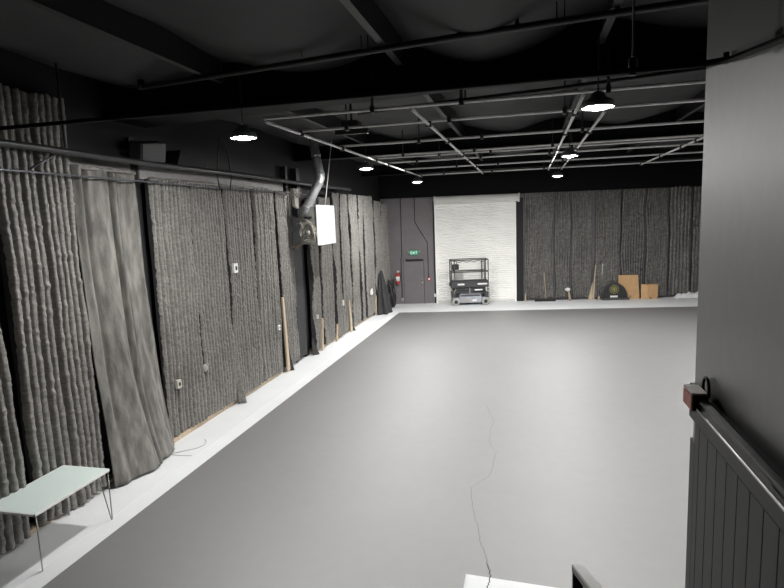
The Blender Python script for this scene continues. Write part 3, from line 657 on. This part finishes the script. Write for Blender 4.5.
# extinguisher
E_ = thing('fire_extinguisher', FW(-1.67, .12, .95), 'red fire extinguisher with white label on the wall left of the grey door', 'fire extinguisher')
fx = lambda x, y, z: FW(x - 1.67, .14 - y, z)
MB().lathe([(.0, .95), (.085, .955), (.09, .98), (.09, 1.34), (.075, 1.40), (.035, 1.44), (.03, 1.47), (0, 1.47)], (0, 0, 0), 20, xf=fx).build('cylinder', 'red', E_)
MB().lathe([(.0915, 1.08), (.0925, 1.08), (.0925, 1.29), (.0915, 1.29)], (0, 0, 0), 20, xf=fx).build('label_band', 'white', E_)
MB().box((-1.70, .11, 1.47), (-1.58, .17, 1.50), xf=FW).box((-1.69, .12, 1.52), (-1.56, .16, 1.54), xf=FW).box((-1.69, .12, 1.47), (-1.66, .16, 1.55), xf=FW).build('handle', 'white', E_)
MB().tube([FW(-1.62, .16, 1.48), FW(-1.54, .17, 1.4), FW(-1.54, .17, 1.2), FW(-1.57, .17, 1.05)], .012, 7).build('hose', 'rubber', E_)
MB().box((-1.70, 0, 1.2), (-1.64, .06, 1.3), xf=FW).build('bracket', 'wall_dark', E_)
PS = thing('pull_station', FW(-.24, 0, 1.04), 'small red and white alarm box right of the grey door', 'alarm box')
MB().box((-.30, 0, 1.04), (-.18, .06, 1.20), xf=FW, ch=.008).build('box', 'red', PS); MB().box((-.275, .06, 1.08), (-.205, .075, 1.16), xf=FW).build('handle', 'white', PS)
def cond(pts_, lab, r_=.014, name='conduit'):
    return tag(MB().tube([FW(u, .022, z) for u, z in pts_], r_, 8).build(name, 'wall_dark'), lab, 'conduit')
cond([(-1.44, 4.8), (-1.45, 2.12), (-1.50, 2.10), (-1.50, .25)], 'dark straight conduit on the far wall running down left of the grey door')
cond([(-.80, 4.8), (-.82, 3.72), (-.28, 2.78), (-.26, 1.2)], 'dark conduit with a diagonal jog on the far wall, ending at the red alarm box')
tag(MB().box((-1.55, 0, .15), (-1.43, .06, .28), xf=FW, ch=.008).build('conduit_box', 'girt'), 'small grey box low on the wall at the left foot of the grey door', 'box')
tag(MB().box((-.03, .05, .30), (.05, .12, .44), xf=FW, ch=.01).build('door_sensor', 'white'), 'small white box low at the left edge of the roll-up door', 'box')

# ------------------------------------------------------------------ scissor lift
LA = SK + .07
LO = FW(.79, .98, 0); lu = Vector((math.cos(LA), math.sin(LA), 0)); lv = Vector((-math.sin(LA), math.cos(LA), 0))
def LL(x, y, z): return LO + lu * x + lv * y + Vector((0, 0, z))     # x along the lift, y away from the camera
L = thing('scissor_lift', LL(.75, .38, 0), 'dark grey scissor lift with railed platform parked before the white roll-up door', 'scissor lift')
b = MB(); b.box((.02, .05, .16), (1.54, .71, .34), xf=LL, ch=.02); b.box((.30, .015, .10), (1.26, .745, .50), xf=LL, ch=.03); b.build('chassis', 'lift_grey', L)
b = MB(); b.box((-.02, .08, .30), (.14, .68, .56), xf=LL, ch=.02); b.box((1.40, .08, .32), (1.58, .68, .54), xf=LL, ch=.02); b.box((.34, .006, .40), (1.22, .02, .47), xf=LL); b.build('end_housing', 'lift_dark', L)
MB().box((.36, .003, .13), (.75, .018, .30), xf=LL).build('side_cover', 'girt', L)
MB().box((.86, .006, .18), (1.05, .018, .25), xf=LL).build('side_mark', 'white', L)
for x in (.14, 1.44):
    for y in (0, .66):
        w = MB(); w.lathe([(.0, 0), (.15, 0), (.165, .02), (.165, .09), (.15, .11), (0, .11)], (0, 0, 0), 24, axis='y', xf=lambda a, c_, d_, x=x, y=y: LL(x + a, y - .03 - c_, .165 + d_))
        wo = w.build('wheel', 'tyre', L)
        h_ = MB(); yy = y - .035 if y == 0 else y + .085
        h_.lathe([(.0, 0), (.08, 0), (.085, -.02), (0, -.02)], (0, 0, 0), 18, axis='y', xf=lambda a, c_, d_, x=x, yy=yy: LL(x + a, yy + c_ * .5, .165 + d_))
        h_.build('hub', 'rubber', wo, loc=PLOC[L.name])
b = MB()
for k, z in enumerate((.555, .615, .675, .735)):
    for y in (.12, .60):
        za, zb = (z - .02, z + .025) if k % 2 else (z + .025, z - .02)
        b.bar(LL(.06, y, za), LL(1.46, y, zb), .05, .05)
        b.bar(LL(.06, y + .05, zb), LL(1.46, y + .05, za), .05, .05)
b.build('scissor_arms', 'lift_dark', L)
b = MB()
for k, z in enumerate((.56, .62, .68, .74)): b.tube([LL(.76, .05, z), LL(.76, .72, z)], .025, 10); b.tube([LL(.08 + .02 * k, .05, z), LL(.08 + .02 * k, .72, z)], .02, 8)
b.build('pivot_pins', 'steel', L)
for (xa, xb, za, zb) in ((.98, 1.32, .64, .70),): MB().box((xa, .065, za), (xb, .075, zb), xf=LL).build('arm_label', 'white', L)
b = MB(); b.box((-.06, .02, .79), (1.60, .74, .85), xf=LL, ch=.01); b.box((-.05, .01, .82), (1.58, .03, 1.06), xf=LL); b.box((-.05, .73, .82), (1.58, .75, 1.06), xf=LL); b.box((-.06, .01, .82), (-.04, .75, 1.06), xf=LL); b.box((1.57, .01, .82), (1.59, .75, 1.06), xf=LL); b.box((-.10, .2, .84), (-.05, .6, 1.0), xf=LL)
b.build('platform', 'lift_dark', L)
for (xa, xb) in ((.22, .52), (1.10, 1.52)): MB().box((xa, -.002, .90), (xb, .008, .97), xf=LL).build('platform_label', 'white', L)
b = MB(); r_ = .021
for z in (1.47, 2.0):
    b.tube([LL(-.04, .02, z), LL(1.57, .02, z), LL(1.57, .74, z), LL(-.04, .74, z), LL(-.04, .02, z)], r_, 8)
for x, y in ((-.04, .02), (.10, .02), (1.40, .02), (1.57, .02), (-.04, .74), (1.40, .74), (1.57, .74)): b.tube([LL(x, y, 1.0), LL(x, y, 2.0)], r_, 8)
b.build('guard_rails', 'lift_rail', L)
b = MB(); b.box((.0, .04, 1.58), (.30, .20, 1.82), xf=LL, ch=.02); b.box((.02, .06, 1.50), (.14, .18, 1.58), xf=LL); cb_ = b.build('control_box', 'rubber', L)
MB().tube([LL(.2, .1, 1.82), LL(.2, .1, 1.92)], .015, 8).build('joystick', 'rubber', cb_, loc=PLOC[L.name])
MB().box((.12, .70, 1.05), (.55, .72, 1.45), xf=LL).build('notice_plate', 'hood', L)
b = MB(); b.tube([LL(.06 + .1 * q, .05, 1.93 + .03 * math.sin(q * 1.9)) for q in range(15)], .013, 6); b.build('cable', 'rubber', L)
b = MB(); b.tube([LL(1.57, .2, .2), LL(1.62, .2, .2), LL(1.62, .2, .74)], .015, 7); b.tube([LL(1.57, .55, .2), LL(1.62, .55, .2), LL(1.62, .55, .74)], .015, 7)
for z in (.3, .48, .66): b.tube([LL(1.62, .2, z), LL(1.62, .55, z)], .013, 7)
b.build('ladder', 'lift_rail', L)

# ------------------------------------------------------------------ things along the far wall
B = thing('push_broom', FW(4.9, .3, 0), 'push broom with wooden handle leaning by the roll-up door end of the far blankets', 'broom')
MB().tube([FW(4.95, .33, .06), FW(4.87, .25, 1.30)], .016, 9).build('handle', 'wood', B)
MB().box((4.44, .28, .055), (5.37, .38, .11), xf=FW, ch=.01).build('head', 'rubber', B)
MB().box((4.45, .29, .002), (5.36, .37, .06), xf=FW).build('bristles', 'dark', B)
K = thing('broken_stick', FW(5.97, .25, 0), 'short pale stick with ragged white top leaning on the far blankets right of the broom', 'stick')
MB().tube([FW(6.0, .27, .005), FW(5.96, .24, .40), FW(5.93, .22, .52)], [.05, .04, .035], 9).build('stick', 'wood', K)
MB().lathe([(0, .40), (.06, .44), (.09, .50), (.05, .56), (0, .58)], (0, 0, 0), 12, xf=lambda x, y, z: FW(5.90 + x * 1.5, .25 + y, z)).build('ragged_top', 'white', K)
b = MB(); b.prism([(6.98, .002), (7.07, .002), (7.14, 1.55), (7.11, 1.55)], .17, .20, FWp)
tag(b.build('wood_board', 'wood'), 'tall thin wood board leaning on the far blankets left of the half-round panel', 'board', 'bare wood boards at the far wall')
b = MB(); b.prism([(6.80, .002), (6.975, .002), (7.0, .78)], .17, .22, FWp)
tag(b.build('wood_board', 'wood'), 'pointed triangular pale wood offcut beside the tall thin board at the far wall', 'board', 'bare wood boards at the far wall')
b = MB(); b.prism([(7.40, 1.05), (7.46, 1.05), (7.46, 1.60), (7.41, 1.60)], .15, .19, FWp)
tag(b.build('wood_strip', 'paleboard'), 'short pale strip stuck upright on the far blanket above the half-round panel', 'strip')
tag(MB().prism([(4.03, .002), (4.09, .002), (4.08, .3), (4.04, .34)], .13, .16, FWp).build('wood_strip', 'wood'), 'short wood offcut at the foot of the far blanket next to the roll-up door', 'strip')
# half-round panel
Dm = thing('half_round_panel', FW(7.9, .35, 0), 'black half-round panel with a gold round emblem at the far wall', 'panel')
def dome(sc, z0_): return [(7.88 + .56 * sc * math.cos(a * PI / 28), z0_ + .68 * sc * math.sin(a * PI / 28)) for a in range(29)]
b = MB(); b.prism(dome(1, .07), .29, .41, FWp); b.build('body', 'rubber', Dm)
b = MB(); b.tube([FW(u, .41, z) for u, z in dome(.985, .075)], .022, 8); b.build('rim', 'lift_dark', Dm)
MB().box((7.34, .27, .0), (8.52, .50, .075), xf=FW, ch=.01).build('base', 'lift_rail', Dm)
MB().box((7.70, .411, .11), (8.02, .42, .19), xf=FW).build('name_strip', 'white', Dm)
b = MB(); cx, cz = 7.87, .47
for ring, (nr_, r0, r1, w) in enumerate(((14, .15, .215, .022), (10, .07, .14, .026))):
    for q in range(nr_):
        a = 2 * PI * (q + .5 * ring) / nr_; ca, sa = math.cos(a), math.sin(a); rm = (r0 + r1) / 2
        b.prism([(cx + r0 * ca, cz + r0 * sa), (cx + rm * ca - w * sa, cz + rm * sa + w * ca), (cx + r1 * ca, cz + r1 * sa), (cx + rm * ca + w * sa, cz + rm * sa - w * ca)], .408, .418, FWp)
b.prism([(cx + .05 * math.cos(q * PI / 8), cz + .05 * math.sin(q * PI / 8)) for q in range(16)], .408, .418, FWp)
b.build('emblem', 'gold', Dm)['label'] = 'round gold petalled emblem'
tag(MB().tube([FW(7.26, .3, .0), FW(7.25, .3, .12), FW(7.27, .3, .16)], [.05, .05, .02], 12).tube([FW(7.34, .34, .05), FW(7.37, .34, .05)], .05, 10).build('tape_roll', 'wood'), 'small tan and black object on the floor at the left foot of the half-round panel', 'small object')
# cardboard
C1 = thing('cardboard_sheet', FW(8.5, .22, 0), 'tall upright cardboard carton behind the half-round panel', 'cardboard')
b = MB(); b.prism([(8.09, .005), (9.0, .005), (8.93, 1.05), (8.10, 1.06)], .19, .25, FWp); b.build('panel', 'card', C1)
MB().prism([(8.10, 1.045), (8.93, 1.035), (8.93, 1.062), (8.10, 1.072)], .19, .245, FWp).build('top_edge', 'card_in', C1)
MB().prism([(8.985, .005), (9.02, .005), (8.95, 1.05), (8.93, 1.05)], .18, .23, FWp).build('side_flap', 'card_in', C1)
MB().prism([(8.8, .60), (8.86, .60), (8.86, .615), (8.8, .615)], .25, .2515, FWp).build('small_mark', 'card_in', C1)
bx0 = FW(9.27, .45, 0); ba = SK + .12; bu = Vector((math.cos(ba), math.sin(ba), 0)); bv = Vector((-math.sin(ba), math.cos(ba), 0))
def BX(x, y, z): return bx0 + bu * x + bv * y + Vector((0, 0, z))
C2 = thing('cardboard_box', bx0, 'small closed cardboard box right of the tall cardboard carton', 'box')
def rb(*a): return a
bb = MB()
pts_ = [BX(0, 0, .005), BX(.47, .0, .005), BX(.47, .16, .005), BX(-.17, .22, .005)]
bb.add(pts_ + [p_ + Vector((0, 0, .63)) for p_ in pts_], [(3, 2, 1, 0), (4, 5, 6, 7)] + [(i, (i + 1) % 4, 4 + (i + 1) % 4, 4 + i) for i in range(4)]); bb.build('carton', 'card', C2)
bb = MB(); q_ = [p_ + Vector((0, 0, .63)) for p_ in pts_]; bb.add(q_ + [p_ + Vector((0, 0, .015)) for p_ in q_], [(3, 2, 1, 0), (4, 5, 6, 7)] + [(i, (i + 1) % 4, 4 + (i + 1) % 4, 4 + i) for i in range(4)]); bb.build('top_flap', 'card_in', C2)
MB().box((.12, -.006, .01), (.17, .004, .08), xf=BX).build('hand_hole', 'dark', C2)
# crumpled plastic sheeting
b = MB(); nu, nv = 40, 14; vs = []
for j in range(nv + 1):
    for i in range(nu + 1):
        s_, t = i / nu, j / nv
        e = min(1, 6 * min(s_, 1 - s_), 4 * min(t, 1 - t) + .05)
        vs.append(FW(10.45 + 1.35 * s_ + .05 * nz(t * 4, s_ * 3), .14 + .42 * t + .05 * nz(s_ * 5, t * 2), .008 + e * (.13 + .16 * abs(nz(s_ * 7, t * 5, 2)) + .05 * nz(s_ * 18, t * 11))))
n1 = nu + 1; b.add(vs, [(j * n1 + i, j * n1 + i + 1, (j + 1) * n1 + i + 1, (j + 1) * n1 + i) for j in range(nv) for i in range(nu)], 0, True)
o = b.build('plastic_sheeting', 'sheeting', fix=False); m_ = o.modifiers.new('t', 'SOLIDIFY'); m_.thickness = .004
tag(o, 'crumpled white plastic sheeting on the floor at the right end of the far wall', 'plastic sheet')

# ------------------------------------------------------------------ camera, world, output
RM = ((0.9719485920769627, 0.23226608733431636, -0.036991877946623515), (-0.004867484881109482, -0.13738435490985462, -0.9905058539034161), (-0.23514302445648336, 0.9629008275520439, -0.1323999786595407))
cam = bpy.data.cameras.new('camera'); co = bpy.data.objects.new('camera', cam); COL.objects.link(co)
r_, dn, fw = (Vector(v) for v in RM)
mw = Matrix.Identity(4)
for i in range(3): mw[i][0] = r_[i]; mw[i][1] = -dn[i]; mw[i][2] = -fw[i]
mw[2][3] = 3.9
co.matrix_world = mw
cam.sensor_fit = 'HORIZONTAL'; cam.sensor_width = 36; cam.lens = 36 * 562.3 / 784; cam.clip_start = .02; cam.clip_end = 200
S.camera = co
w = bpy.data.worlds.new('world'); S.world = w; w.use_nodes = True
w.node_tree.nodes['Background'].inputs[0].default_value = (.6, .65, .8, 1); w.node_tree.nodes['Background'].inputs[1].default_value = 0.0
S.view_settings.view_transform = 'Standard'; S.view_settings.look = 'None'; S.view_settings.gamma = 1; S.view_settings.use_curve_mapping = False
S.view_settings.exposure = 0.0
